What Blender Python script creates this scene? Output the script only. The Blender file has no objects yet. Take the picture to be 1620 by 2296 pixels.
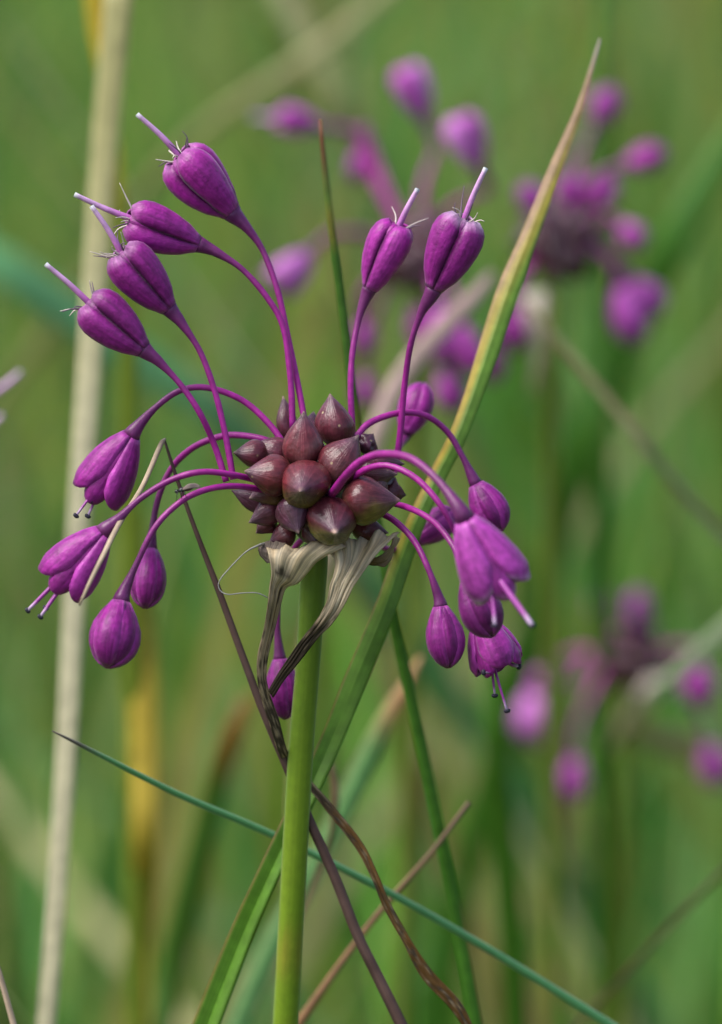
import bpy, math, random
import numpy as np
from mathutils import Vector, noise as mnoise
rng = random.Random(7)
nrng = np.random.default_rng(7)
scene = bpy.context.scene
COL = scene.collection

# ------------------------------------------------------------------ camera
PITCH = math.radians(12)
D = 0.43                       # lens to focus plane, metres
HEAD_H = 0.42                  # height of the picture centre above the ground
FW = np.array([0.0, math.cos(PITCH), -math.sin(PITCH)])
RT = np.array([1.0, 0.0, 0.0])
UP = np.array([0.0, math.sin(PITCH), math.cos(PITCH)])
CAM = np.array([0.0, 0.0, HEAD_H]) - FW * D
PXMM = 30.0                    # 30 reference pixels are one millimetre at the flower
IMG_H = 2296 / PXMM / 1000
cam_data = bpy.data.cameras.new('camera')
cam = bpy.data.objects.new('camera', cam_data)
COL.objects.link(cam)
cam.location = CAM
cam.rotation_euler = (math.pi / 2 - PITCH, 0, 0)
cam_data.sensor_fit = 'VERTICAL'
cam_data.sensor_height = 24
cam_data.sensor_width = 24
cam_data.lens = 24 * D / IMG_H
cam_data.clip_start = 0.02
cam_data.clip_end = 500
cam_data.dof.use_dof = True
cam_data.dof.focus_distance = D - 0.002
cam_data.dof.aperture_fstop = cam_data.lens / 8.5
scene.camera = cam

# ------------------------------------------------------------------ light
SUN_EL, SUN_AZ = math.radians(58), math.radians(252)     # azimuth from +Y clockwise
world = bpy.data.worlds.new('World')
scene.world = world
world.use_nodes = True
wn = world.node_tree
sky = wn.nodes.new('ShaderNodeTexSky')
sky.sky_type = 'NISHITA'
sky.sun_disc = False
sky.sun_elevation = SUN_EL
sky.sun_rotation = SUN_AZ
sky.air_density = 1.0
sky.dust_density = 3.0
sky.ozone_density = 0.3
bg = wn.nodes['Background']
bg.inputs['Strength'].default_value = 0.115
wn.links.new(sky.outputs[0], bg.inputs['Color'])
sun_d = bpy.data.lights.new('sun', 'SUN')
sun_d.energy = 2.2
sun_d.angle = math.radians(42)
sun_d.color = (1.0, 0.975, 0.93)
sun = bpy.data.objects.new('sun', sun_d)
COL.objects.link(sun)
to_sun = Vector((math.sin(SUN_AZ) * math.cos(SUN_EL), math.cos(SUN_AZ) * math.cos(SUN_EL), math.sin(SUN_EL)))
sun.rotation_euler = to_sun.to_track_quat('Z', 'Y').to_euler()
sun.location = (0, 0, 3)
scene.view_settings.view_transform = 'Standard'
scene.view_settings.look = 'None'
scene.view_settings.gamma = 1
scene.view_settings.use_curve_mapping = False
scene.view_settings.exposure = 0.72
scene.render.engine = 'CYCLES'
scene.cycles.use_denoising = True
scene.cycles.diffuse_bounces = 6
scene.cycles.max_bounces = 12

# ------------------------------------------------------------------ helpers
def P(px, py, z=0.0):
    """a point given by where it shows in the 1620 x 2296 reference and its depth behind the focus plane in mm"""
    d = D + z / 1000
    k = d / D / PXMM / 1000
    return CAM + FW * d + RT * ((px - 810) * k) + UP * ((1148 - py) * k)

def mm(px, z=0.0):
    return px / PXMM / 1000 * (1 + z / 1000 / D)

def lin(r, g, b):
    f = lambda c: (c / 255 / 12.92) if c <= 10 else ((c / 255 + 0.055) / 1.055) ** 2.4
    return np.array([f(r), f(g), f(b)])

def mixc(a, b, t):
    t = max(0.0, min(1.0, t))
    return np.asarray(a) * (1 - t) + np.asarray(b) * t

def sm(a, b, x):
    t = max(0.0, min(1.0, (x - a) / (b - a)))
    return t * t * (3 - 2 * t)

def nz(x, y=0.0, z=0.0):
    return mnoise.noise((x, y, z))

def spline(ctrl, n):
    """Catmull-Rom through rows of ctrl (any number of columns), n samples even in arc length"""
    c = np.asarray(ctrl, float)
    if len(c) == 2:
        t = np.linspace(0, 1, n)[:, None]
        return c[0] * (1 - t) + c[1] * t
    p = np.vstack([2 * c[0] - c[1], c, 2 * c[-1] - c[-2]])
    out = []
    for i in range(1, len(p) - 2):
        for t in np.linspace(0, 1, 16, endpoint=False):
            a, b, e, f = p[i - 1], p[i], p[i + 1], p[i + 2]
            out.append(0.5 * (2 * b + (e - a) * t + (2 * a - 5 * b + 4 * e - f) * t * t + (3 * b - a - 3 * e + f) * t ** 3))
    out.append(c[-1])
    out = np.array(out)
    s = np.concatenate([[0], np.cumsum(np.linalg.norm(np.diff(out[:, :3], axis=0), axis=1))])
    q = np.linspace(0, s[-1], n)
    return np.stack([np.interp(q, s, out[:, k]) for k in range(out.shape[1])], 1)

def unit(v):
    v = np.asarray(v, float)
    return v / max(np.linalg.norm(v), 1e-12)

WLOC = {}
def mesh_object(name, verts, faces, mat, parent=None, cols=None, uvs=None, origin=None, smooth=True):
    """world-space verts -> one mesh object; its origin is its parent's, or `origin` at top level"""
    verts = np.asarray(verts, float)
    o0 = WLOC[parent.name] if parent is not None else np.asarray(origin if origin is not None else (0, 0, 0), float)
    me = bpy.data.meshes.new(name)
    me.from_pydata((verts - o0).tolist(), [], faces)
    if cols is not None:
        a = me.color_attributes.new('Col', 'FLOAT_COLOR', 'POINT')
        c = np.ones((len(verts), 4)); c[:, :3] = np.asarray(cols)
        a.data.foreach_set('color', c.ravel())
    if uvs is not None:
        uv = me.uv_layers.new(name='UVMap')
        idx = np.empty(len(me.loops), int)
        me.loops.foreach_get('vertex_index', idx)
        uv.data.foreach_set('uv', np.asarray(uvs, float)[idx].ravel())
    if smooth:
        me.polygons.foreach_set('use_smooth', [True] * len(me.polygons))
    me.materials.append(mat)
    ob = bpy.data.objects.new(name, me)
    COL.objects.link(ob)
    if parent is not None:
        ob.parent = parent
        WLOC[ob.name] = o0
    else:
        ob.location = o0
        WLOC[ob.name] = o0
    return ob

def empty(name, loc, parent=None):
    ob = bpy.data.objects.new(name, None)
    ob.empty_display_size = 0.005
    COL.objects.link(ob)
    loc = np.asarray(loc, float)
    if parent is not None:
        ob.parent = parent
        ob.location = loc - WLOC[parent.name]
    else:
        ob.location = loc
    WLOC[ob.name] = loc
    return ob

def tag(ob, label=None, cat=None, group=None, kind=None):
    if label: ob['label'] = label
    if cat: ob['category'] = cat
    if group: ob['group'] = group
    if kind: ob['kind'] = kind
    return ob

def thick(ob, t):
    m = ob.modifiers.new('thickness', 'SOLIDIFY')
    m.thickness = t
    m.offset = 0
    return ob

def grid_faces(nv, nu, close=False, off=0):
    f = []
    for i in range(nv - 1):
        for j in range(nu if close else nu - 1):
            k = (j + 1) % nu
            f.append((off + i * nu + j, off + i * nu + k, off + (i + 1) * nu + k, off + (i + 1) * nu + j))
    return f

def tube_geo(path, radii, colf, nu=8, cap=True, ridge=0.0):
    """path (n,3), radii (n,), colf(t, ang) -> verts, faces, cols, uvs"""
    path = np.asarray(path); n = len(path)
    T = np.gradient(path, axis=0)
    T /= np.linalg.norm(T, axis=1)[:, None] + 1e-12
    ref = np.array([0.3, -1.0, 0.2])
    A = unit(ref - T[0] * np.dot(ref, T[0]))
    V, C, U = [], [], []
    s = np.concatenate([[0], np.cumsum(np.linalg.norm(np.diff(path, axis=0), axis=1))])
    for i in range(n):
        A = unit(A - T[i] * np.dot(A, T[i]))
        B = np.cross(T[i], A)
        for j in range(nu):
            a = 2 * math.pi * j / nu
            r = radii[i] * (1 + ridge * math.cos(a * 3 + 1))
            V.append(path[i] + (A * math.cos(a) + B * math.sin(a)) * r)
            C.append(colf(s[i] / s[-1], a))
            U.append((abs(j / nu - 0.5) * 2, s[i] / 0.01))
    F = grid_faces(n, nu, True)
    if cap:
        F.append(tuple(range(nu))[::-1])
        F.append(tuple((n - 1) * nu + j for j in range(nu)))
    return V, F, C, U

def tube(name, ctrl, mat, parent=None, colf=None, n=24, nu=8, origin=None, rscale=1.0, ridge=0.0):
    """ctrl rows are (px, py, z, width px)"""
    q = spline([list(P(c[0], c[1], c[2])) + [mm(c[3], c[2]) / 2] for c in ctrl], n)
    V, F, C, U = tube_geo(q[:, :3], q[:, 3] * rscale, colf, nu, True, ridge)
    return mesh_object(name, V, F, mat, parent, C, U, origin)

def to_ground(q, n=10, root=1.0):
    """carry a blade (x, y, z, half width) from its last point on down to the soil"""
    p = q[-1, :3]
    d = unit(q[-1, :3] - q[-2, :3])
    h = p[2]
    if h < 0.02: return q
    d = unit(d + np.array([0, 0, -0.15]))
    c = p + d * (0.4 * h / max(0.5, -d[2]))
    c[2] = max(c[2], 0.25 * h)
    g = np.array([c[0] + d[0] * 0.1 * h, c[1] + d[1] * 0.1 * h, -0.004])
    t = np.linspace(0, 1, n + 1)[1:, None]
    b = (1 - t) ** 2 * p + 2 * t * (1 - t) * c + t * t * g
    w = np.full((n, 1), q[-1, 3] * root)
    return np.vstack([q, np.hstack([b, w])])

def ribbon_geo(q, colf, nu=5, fold=0.0, yaw=0.0, cup=0.0, tvis=None):
    """q (n,4) = centre line and half width; colf(v, s) with v over the part in the picture"""
    n = len(q)
    T = np.gradient(q[:, :3], axis=0)
    T /= np.linalg.norm(T, axis=1)[:, None] + 1e-12
    V, C, U = [], [], []
    s = np.concatenate([[0], np.cumsum(np.linalg.norm(np.diff(q[:, :3], axis=0), axis=1))])
    tv = s[-1] if tvis is None else s[tvis]
    for i in range(n):
        view = unit(q[i, :3] - CAM)
        side = unit(np.cross(T[i], view))
        nor = unit(np.cross(side, T[i]))
        yw = yaw(s[i] / tv) if callable(yaw) else yaw
        sd = side * math.cos(yw) + nor * math.sin(yw)
        nn = unit(np.cross(sd, T[i]))
        for j in range(nu):
            u = -1 + 2 * j / (nu - 1)
            off = (fold(s[i] / tv) if callable(fold) else fold) * abs(u) + cup * u * u
            V.append(q[i, :3] + sd * (u * q[i, 3]) + nn * (off * q[i, 3]))
            C.append(colf(min(s[i] / tv, 1.3), u))
            U.append(((u + 1) / 2, s[i] / 0.01))
    return V, grid_faces(n, nu), C, U

def ribbon(name, ctrl, mat, colf, parent=None, n=30, nu=5, fold=0.0, yaw=0.0, cup=0.0, ground=True, t=0.00025, root=1.0):
    q = spline([list(P(c[0], c[1], c[2])) + [mm(c[3], c[2]) / 2] for c in ctrl], n)
    nvis = n - 1
    if ground: q = to_ground(q, root=root)
    V, F, C, U = ribbon_geo(q, colf, nu, fold, yaw, cup, nvis)
    ob = mesh_object(name, V, F, mat, parent, C, U, q[-1, :3])
    if callable(fold) or fold > .2:
        c = nu // 2
        sh = ob.data.attributes.new('sharp_edge', 'BOOLEAN', 'EDGE')
        sh.data.foreach_set('value', [e.vertices[0] % nu == c and e.vertices[1] % nu == c for e in ob.data.edges])
    thick(ob, t)
    return ob

# ------------------------------------------------------------------ materials
def material(name, rough=0.5, spec=0.4, trans=0.0, streak=None, grain=None, bump=None, sheen=0.0, specks=None, sss=0.0, coat=0.0):
    m = bpy.data.materials.new(name)
    m.use_nodes = True
    nt = m.node_tree; N = nt.nodes; L = nt.links
    pb = N['Principled BSDF']
    out = N['Material Output']
    at = N.new('ShaderNodeAttribute'); at.attribute_name = 'Col'
    col = at.outputs['Color']
    tc = N.new('ShaderNodeTexCoord')
    def mul(col, fac, lo, hi):
        mr = N.new('ShaderNodeMapRange')
        mr.inputs['From Min'].default_value = 0.3; mr.inputs['From Max'].default_value = 0.7
        mr.inputs['To Min'].default_value = lo; mr.inputs['To Max'].default_value = hi
        L.new(fac, mr.inputs['Value'])
        vm = N.new('ShaderNodeVectorMath'); vm.operation = 'SCALE'
        L.new(col, vm.inputs[0]); L.new(mr.outputs[0], vm.inputs['Scale'])
        return vm.outputs[0]
    h = None
    if streak:                                  # (across, along, lo, hi): lengthwise fibres and veins
        mp = N.new('ShaderNodeMapping')
        mp.inputs['Scale'].default_value = (streak[0], streak[1], 1)
        L.new(tc.outputs['UV'], mp.inputs['Vector'])
        tx = N.new('ShaderNodeTexNoise'); tx.inputs['Scale'].default_value = 1.0; tx.inputs['Detail'].default_value = 3
        L.new(mp.outputs[0], tx.inputs['Vector'])
        col = mul(col, tx.outputs['Fac'], streak[2], streak[3])
        h = tx.outputs['Fac']
    if grain:                                   # (scale, lo, hi): blotches of pigment
        tx = N.new('ShaderNodeTexNoise'); tx.inputs['Scale'].default_value = grain[0]; tx.inputs['Detail'].default_value = 4
        L.new(tc.outputs['Object'], tx.inputs['Vector'])
        col = mul(col, tx.outputs['Fac'], grain[1], grain[2])
    if specks:                                  # (scale, size, colour): pale flecks
        vo = N.new('ShaderNodeTexVoronoi'); vo.inputs['Scale'].default_value = specks[0]
        L.new(tc.outputs['Object'], vo.inputs['Vector'])
        mr = N.new('ShaderNodeMapRange')
        mr.inputs['From Min'].default_value = specks[1]; mr.inputs['From Max'].default_value = specks[1] * 0.5
        L.new(vo.outputs['Distance'], mr.inputs['Value'])
        mx = N.new('ShaderNodeMix'); mx.data_type = 'RGBA'
        L.new(mr.outputs[0], mx.inputs['Factor']); L.new(col, mx.inputs['A'])
        mx.inputs['B'].default_value = (*specks[2], 1)
        col = mx.outputs['Result']
    L.new(col, pb.inputs['Base Color'])
    pb.inputs['Roughness'].default_value = rough
    pb.inputs['Specular IOR Level'].default_value = spec
    if sheen:
        pb.inputs['Sheen Weight'].default_value = sheen
        pb.inputs['Sheen Roughness'].default_value = 0.4
    if sss:
        pb.inputs['Subsurface Weight'].default_value = sss
        pb.inputs['Subsurface Radius'].default_value = (1, 0.5, 0.7)
        pb.inputs['Subsurface Scale'].default_value = 0.0004
    if coat:
        pb.inputs['Coat Weight'].default_value = coat
        pb.inputs['Coat Roughness'].default_value = 0.25
    if bump:                                    # (scale, strength, metres)
        tx = N.new('ShaderNodeTexNoise'); tx.inputs['Scale'].default_value = bump[0]; tx.inputs['Detail'].default_value = 3
        L.new(tc.outputs['Object'], tx.inputs['Vector'])
        hh = tx.outputs['Fac']
        if h is not None:
            ad = N.new('ShaderNodeMath'); ad.operation = 'ADD'
            L.new(hh, ad.inputs[0]); L.new(h, ad.inputs[1]); hh = ad.outputs[0]
        bp = N.new('ShaderNodeBump'); bp.inputs['Strength'].default_value = bump[1]; bp.inputs['Distance'].default_value = bump[2]
        L.new(hh, bp.inputs['Height']); L.new(bp.outputs[0], pb.inputs['Normal'])
    if trans:
        tr = N.new('ShaderNodeBsdfTranslucent'); L.new(col, tr.inputs['Color'])
        ms = N.new('ShaderNodeMixShader'); ms.inputs[0].default_value = trans
        L.new(pb.outputs[0], ms.inputs[1]); L.new(tr.outputs[0], ms.inputs[2])
        L.new(ms.outputs[0], out.inputs['Surface'])
    return m

M_petal = material('petal', rough=0.42, spec=0.4, trans=0.12, streak=(11, 1.0, 0.70, 1.28), grain=(2000, 0.76, 1.24), bump=(3600, 0.8, 0.00006), sheen=0.12)
M_pedicel = material('pedicel', rough=0.38, spec=0.45, streak=(4, 0.8, 0.85, 1.12), grain=(1400, 0.8, 1.18), bump=(2500, 0.5, 0.00006))
M_bulbil = material('bulbil', rough=0.31, spec=0.5, streak=(18, 1.0, 0.68, 1.28), grain=(1300, 0.68, 1.34), bump=(2600, 0.8, 0.00007), specks=(620, 0.085, (0.36, 0.26, 0.15)))
M_stem = material('onion_stem', rough=0.45, spec=0.35, streak=(9, 0.4, 0.93, 1.06), grain=(1300, 0.91, 1.07), bump=(3200, 0.5, 0.00005), sheen=0.25)
M_leaf = material('leaf', rough=0.45, spec=0.35, trans=0.22, streak=(24, 0.15, 0.74, 1.22), grain=(900, 0.82, 1.16), bump=(1800, 0.4, 0.00005))
M_papery = material('papery_spathe', rough=0.6, spec=0.25, trans=0.35, streak=(15, 0.35, 0.4, 1.35), grain=(420, 0.8, 1.15), bump=(1500, 0.6, 0.0001))
M_dry = material('dry_stalk', rough=0.6, spec=0.25, streak=(7, 0.5, 0.7, 1.25), grain=(600, 0.75, 1.2), bump=(1500, 0.4, 0.00005))
M_thread = material('white_fibre', rough=0.6, spec=0.3)
M_dark = material('anther', rough=0.5, spec=0.3)
M_insect = material('insect_body', rough=0.3, spec=0.5)
M_grass = material('meadow_grass', rough=0.45, spec=0.35, trans=0.38)

# ------------------------------------------------------------------ flower builder
PUR = lin(164, 40, 150)
PUR_HI = lin(186, 72, 178)
PUR_DK = lin(106, 22, 100)
PUR_LT = lin(200, 90, 196)
PINK = lin(205, 120, 200)
PROF = {
    'post': [(0, .34), (.06, .42), (.2, .67), (.4, .87), (.6, .98), (.75, 1.0), (.87, .93), (.95, .77), (1, .54)],
    'bud': [(0, .36), (.05, .46), (.18, .70), (.38, .93), (.55, 1.0), (.72, .93), (.86, .70), (.95, .40), (1, .10)],
    'bell': [(0, .31), (.06, .41), (.2, .63), (.4, .83), (.6, .95), (.8, 1.0), (1, .97)],
}
def prof(kind, t):
    p = PROF[kind]
    return float(np.interp(t, [a for a, _ in p], [b for _, b in p]))

def flower_frame(B, T):
    a = unit(T - B)
    v = unit(CAM - B)
    e1 = unit(v - a * np.dot(v, a))
    return a, e1, np.cross(a, e1)

def tepal(fl, B, a, e1, e2, L, R, kind, phi, inner, tone, low, splay=0.0, white=0.0):
    nv, nu = (9, 5) if low else (17, 9)
    ha = math.radians({'post': 59, 'bud': 45, 'bell': 55}[kind] if not inner else {'post': 50, 'bud': 42, 'bell': 50}[kind])
    rf = 1.0 if not inner else {'post': .66, 'bud': .93, 'bell': .86}[kind]
    lf = 1.0 if not inner else {'post': .98, 'bud': .97, 'bell': 1.08}[kind]
    tr = {'post': .09, 'bud': .0, 'bell': .20}[kind]
    bulge = {'post': .30, 'bud': .16, 'bell': .14}[kind]
    V, C, U = [], [], []
    sd = rng.random() * 50
    for i in range(nv):
        t = i / (nv - 1)
        for j in range(nu):
            s = -1 + 2 * j / (nu - 1)
            wf = 1.0
            if kind == 'bell': wf = 1.0 - 0.16 * sm(.6, 1.0, t)
            tt = t * (1 - tr * sm(0.3, 1, t) * abs(s) ** 2.4)
            r = R * prof(kind, tt if kind == 'bell' else t) * rf
            r *= 1 - bulge * abs(s) ** 2.4 * sm(0.0, .3, t) + 0.035 * (1 - abs(s)) ** 2 * sm(.1, .4, t)
            r += splay * R * t * t
            r *= 1 + 0.035 * nz(sd + t * 2.3, s * 1.2)
            if kind == 'bell': r -= 0.10 * R * sm(.82, 1.0, t)
            ang = phi + s * ha * wf + 0.03 * nz(sd + 9, t * 2)
            V.append(B + a * (L * lf * tt) + (e1 * math.cos(ang) + e2 * math.sin(ang)) * r)
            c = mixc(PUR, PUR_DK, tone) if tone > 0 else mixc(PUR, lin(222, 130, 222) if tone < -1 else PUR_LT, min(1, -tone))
            if kind == 'bud': c = mixc(c, PUR_DK, .45 * sm(.45, 1, t))
            if kind == 'post': c = mixc(c, PUR_DK * .35, 0.9 * sm(.84, .97, abs(s)) * sm(0, .12, t))  # shade of the seams between tepals, painted into the margin colour
            else: c = mixc(c, PUR_HI, 0.6 * sm(.45, 1, abs(s)))
            c = mixc(c, PUR_DK, (0.2 if kind == 'post' else .6) * math.exp(-(s / .16) ** 2) * sm(0, .15, t))
            c = mixc(c, PINK, 0.22 * sm(.14, .0, t))
            if white: c = mixc(c, lin(225, 205, 228), white * sm(.88, 1.0, t) * (0.6 + .4 * nz(sd, s * 3)))
            C.append(c); U.append((j / (nu - 1), t * L / 0.01 * 4))
    ob = mesh_object('tepal', V, grid_faces(nv, nu), M_petal, fl, C, U)
    thick(ob, 0.00013 if not low else 0.0002)
    return ob

def flower(plant, kind, base, tip, width, path, phi=0.0, tone=0.3, style=None, stamens=(), low=False, white=0.0, splay=None, dark=0.25, wisps=0, name='flower', thin=13.5):
    """base/tip (px,py,z); path from the head to near the base, rows (px,py,z)"""
    B = P(*base); T = P(*tip)
    L = float(np.linalg.norm(T - B)); R = mm(width, base[2]) / 2
    a, e1, e2 = flower_frame(B, T)
    root = P(*path[0])
    fl = empty(name, root, plant)
    # pedicel with the swollen top that carries the flower
    ctrl = [list(P(*p)) for p in path]
    rows = spline(ctrl + [list(B - a * L * .10), list(B + a * L * .015)], 14 if low else 34)
    n = len(rows)
    s = np.concatenate([[0], np.cumsum(np.linalg.norm(np.diff(rows, axis=0), axis=1))])
    r0 = mm(thin, base[2]) / 2
    cup = R * prof(kind, 0) * 1.06
    rad = []
    for i in range(n):
        d = s[-1] - s[i]
        k = max(0.0, 1 - d / (L * .62))
        rad.append((r0 * (1 + .12 * (d / s[-1])) + (cup - r0) * k ** 1.7) * (1 + .09 * nz(i * .35, base[0], base[1])))
    ca, cb = lin(160, 34, 138), lin(106, 40, 98)
    def pc(t, ang):
        k = sm(.35, .98, t)
        c = mixc(ca, cb, k)
        return c * (1 + .12 * nz(t * 9, ang * .4, base[0]))
    V, F, C, U = tube_geo(rows, rad, pc, 6 if low else 12)
    mesh_object('pedicel', V, F, M_pedicel, fl, C, U)
    ph0 = math.radians(phi)
    for k in range(3):
        sp = 0.0 if splay is None else splay[k % len(splay)]
        tepal(fl, B, a, e1, e2, L, R, kind, ph0 + k * 2.0944, False, tone + rng.uniform(-.12, .12), low, sp, white)
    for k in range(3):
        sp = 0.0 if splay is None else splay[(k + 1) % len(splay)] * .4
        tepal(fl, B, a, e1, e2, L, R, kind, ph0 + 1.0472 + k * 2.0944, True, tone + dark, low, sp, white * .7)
    if kind == 'post' and not low:
        # ovary filling the mouth of the closed flower
        rows = spline([list(B + a * L * .5), list(B + a * L * .8), list(B + a * L * .96)], 8)
        V, F, C, U = tube_geo(rows, [R * .5, R * .62, R * .66, R * .64, R * .58, R * .48, R * .33, R * .12], lambda t, g: lin(110, 52, 104), 10)
        mesh_object('ovary', V, F, M_petal, fl, C, U)
    if style is not None:
        st = P(*style)
        M0 = B + a * L * .9
        mid = (M0 + st) / 2 + (e2 * .3 + e1 * .2) * np.linalg.norm(st - M0) * rng.uniform(.03, .09) * rng.choice((-1, 1))
        rows = spline([list(M0), list(mid), list(st)], 12)
        w = mm(14, base[2]) / 2
        rad = [w * (1.12 - .35 * i / 11) for i in range(12)]; rad[-1] = w * .86; rad[-2] = w * .80
        def sc(t, g):
            return mixc(mixc(lin(196, 108, 192), lin(222, 172, 222), sm(.1, .7, t)), lin(186, 192, 196), sm(.88, .98, t))
        V, F, C, U = tube_geo(rows, rad, sc, 7)
        mesh_object('style', V, F, M_pedicel, fl, C, U)
    for w_ in range(wisps):                         # withered stamens round the mouth
        g = rng.uniform(0, 6.28)
        d = (e1 * math.cos(g) + e2 * math.sin(g))
        p0 = B + a * L * .95 + d * R * .3
        ln = mm(rng.uniform(32, 58))
        p1 = p0 + a * ln * .45 + d * ln * .40
        p2 = p0 + a * ln * rng.uniform(.5, .95) + d * ln * rng.uniform(.7, .95) + np.array([rng.uniform(-1, 1), 0, rng.uniform(-1, 1)]) * ln * .22
        rows = spline([list(p0), list(p1), list(p2)], 9)
        pale = rng.random() < .65
        cc = lin(222, 210, 200) if pale else lin(110, 92, 108)
        V, F, C, U = tube_geo(rows, np.linspace(mm(4.2), mm(1.2), 9) / 1.6, lambda t, g_: cc, 5)
        mesh_object('withered_filament', V, F, M_thread, fl, C, U)
    for sx, sy, sz, ww in stamens:
        E = P(sx, sy, sz)
        M0 = B + a * L * .55
        off = E - (B + a * L)
        g0 = B + a * L * .98 + (off - a * np.dot(off, a)) * .55
        rows = spline([list(M0), list(g0), list(E)], 12)
        w = mm(ww, sz) / 2
        rad = [w * (1.0 - .35 * i / 11) for i in range(12)]
        V, F, C, U = tube_geo(rows, rad, lambda t, g: mixc(lin(150, 52, 146), lin(196, 176, 202), sm(.80, 1.0, t)), 7)
        f_ = mesh_object('filament', V, F, M_pedicel, fl, C, U)
        d = unit(E - g0)
        sd = unit(np.cross(d, e1))
        q = spline([list(E - sd * mm(7)), list(E + d * mm(2.5)), list(E + sd * mm(7) - d * mm(1))], 7)
        V, F, C, U = tube_geo(q, np.array([.35, .8, 1, .9, 1, .8, .3]) * mm(5.2), lambda t, g: lin(48, 44, 58), 6)
        mesh_object('anther', V, F, M_dark, fl, C, U)
    return fl

def bulbil(plant, base, tip, width, green=0.0, tone=0.0, bend=0.0, pale_tip=0.35, low=False, purple=0.0, shrivel=0.0):
    B = P(*base); T = P(*tip)
    L = float(np.linalg.norm(T - B)); R = mm(width, base[2]) / 2
    a, e1, e2 = flower_frame(B, T)
    bend += rng.uniform(-.22, .22)
    pf = [(0, .30), (.06, .56), (.16, .82), (.28, .97), (.38, 1.0), (.52, .91), (.66, .70), (.79, .44), (.89, .22), (.96, .09), (1, .025)]
    nv, nu = (9, 8) if low else (22, 18)
    V, C, U = [], [], []
    sd = rng.random() * 90
    red = mixc(lin(100, 38, 44), lin(84, 42, 62), purple + .3 * rng.random())
    red = mixc(red, lin(54, 22, 30), tone)
    for i in range(nv):
        t = i / (nv - 1)
        t = 1 - (1 - t) ** 1.25
        r0 = np.interp(t, [p[0] for p in pf], [p[1] for p in pf])
        c0 = B + a * L * t + e2 * (bend * R * t * t)
        for j in range(nu):
            g = 2 * math.pi * j / nu
            d = e1 * math.cos(g) + e2 * math.sin(g)
            r = R * r0 * (1 + .13 * nz(sd + math.cos(g) * 1.3, math.sin(g) * 1.3, t * 2.2) + .035 * math.cos(2 * g + sd) + .045 * math.cos(3 * g + sd * 2) * sm(.15, .6, t) + .02 * nz(sd + math.cos(g) * 4, math.sin(g) * 4, t * 5))
            if shrivel: r *= 1 + shrivel * nz(sd + math.cos(g) * 3, math.sin(g) * 3, t * 3) * 1.3
            V.append(c0 + d * r)
            c = mixc(red, lin(112, 84, 84), .35 * sm(.0, .6, nz(sd + 7 + math.cos(g) * 1.4, math.sin(g) * 1.4, t * 3))) * (1 + .3 * nz(sd + 3 + math.cos(g) * 3, math.sin(g) * 3, t * 2))
            if green:
                c = mixc(c, lin(112, 104, 40), green * sm(-.15, .75, -d[2] + .35 * nz(sd, g, t * 4)) * sm(.0, .5, t + .25))
            c = mixc(c, lin(84, 64, 82), .6 * sm(.55, .95, t + .12 * nz(sd, g)))
            c = mixc(c, lin(96, 78, 44), .45 * sm(.32, .0, t))
            c = mixc(c, lin(198, 168, 150), pale_tip * sm(.90, .99, t))
            C.append(c); U.append((abs(j / nu - .5) * 2, t * 2))
    F = grid_faces(nv, nu, True)
    F.append(tuple(range(nu))[::-1]); F.append(tuple((nv - 1) * nu + j for j in range(nu)))
    return mesh_object('bulbil', V, F, M_bulbil, plant, C, U)

def sheet(name, rows, mat, parent, colf, nu=13, pleat=0.0, freq=4.0, n=60, origin=None, t=0.00012, curl=0.0):
    """a papery sheet between two rails: rows (lx, ly, lz, rx, ry, rz)"""
    q = spline([list(P(*r[:3])) + list(P(*r[3:])) for r in rows], n)
    V, C, U = [], [], []
    for i in range(n):
        l, r = q[i, :3], q[i, 3:]
        w = np.linalg.norm(r - l)
        ti = q[min(i + 1, n - 1), :3] - q[max(i - 1, 0), :3]
        nor = unit(np.cross(r - l, ti))
        if np.dot(nor, FW) < 0: nor = -nor
        v = i / (n - 1)
        for j in range(nu):
            u = j / (nu - 1)
            o = pleat * w * (1.5 * nz(u * freq * 1.7 + .7 * nz(v * 7, 3), v * 3.1, 5) + .55 * nz(u * freq * 4.2, v * 9, 2) + .5 * nz(u * 2.2, v * 12, 8)) + curl * w * (u - .5) ** 2
            V.append(l + (r - l) * u + nor * o)
            C.append(colf(v, u)); U.append((u, v * np.linalg.norm(q[-1, :3] - q[0, :3]) / .01 * 1.5))
    ob = mesh_object(name, V, grid_faces(n, nu), mat, parent, C, U, origin)
    thick(ob, t)
    return ob

# ------------------------------------------------------------------ the ground and the meadow
def build_ground():
    n = 40
    xs = np.sign(np.linspace(-1, 1, n)) * np.abs(np.linspace(-1, 1, n)) ** 3 * 200
    V = [(x, y, 0.006 * nz(x * 3, y * 3)) for y in xs for x in xs]
    C = [lin(70, 78, 40) for _ in V]
    m = material('soil_and_moss', rough=0.9, spec=0.1, grain=(30, 0.5, 1.4), bump=(60, 0.6, 0.01))
    tag(mesh_object('ground', V, grid_faces(n, n), m, None, C, [(v[0], v[1]) for v in V]), kind='structure')
build_ground()

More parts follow.
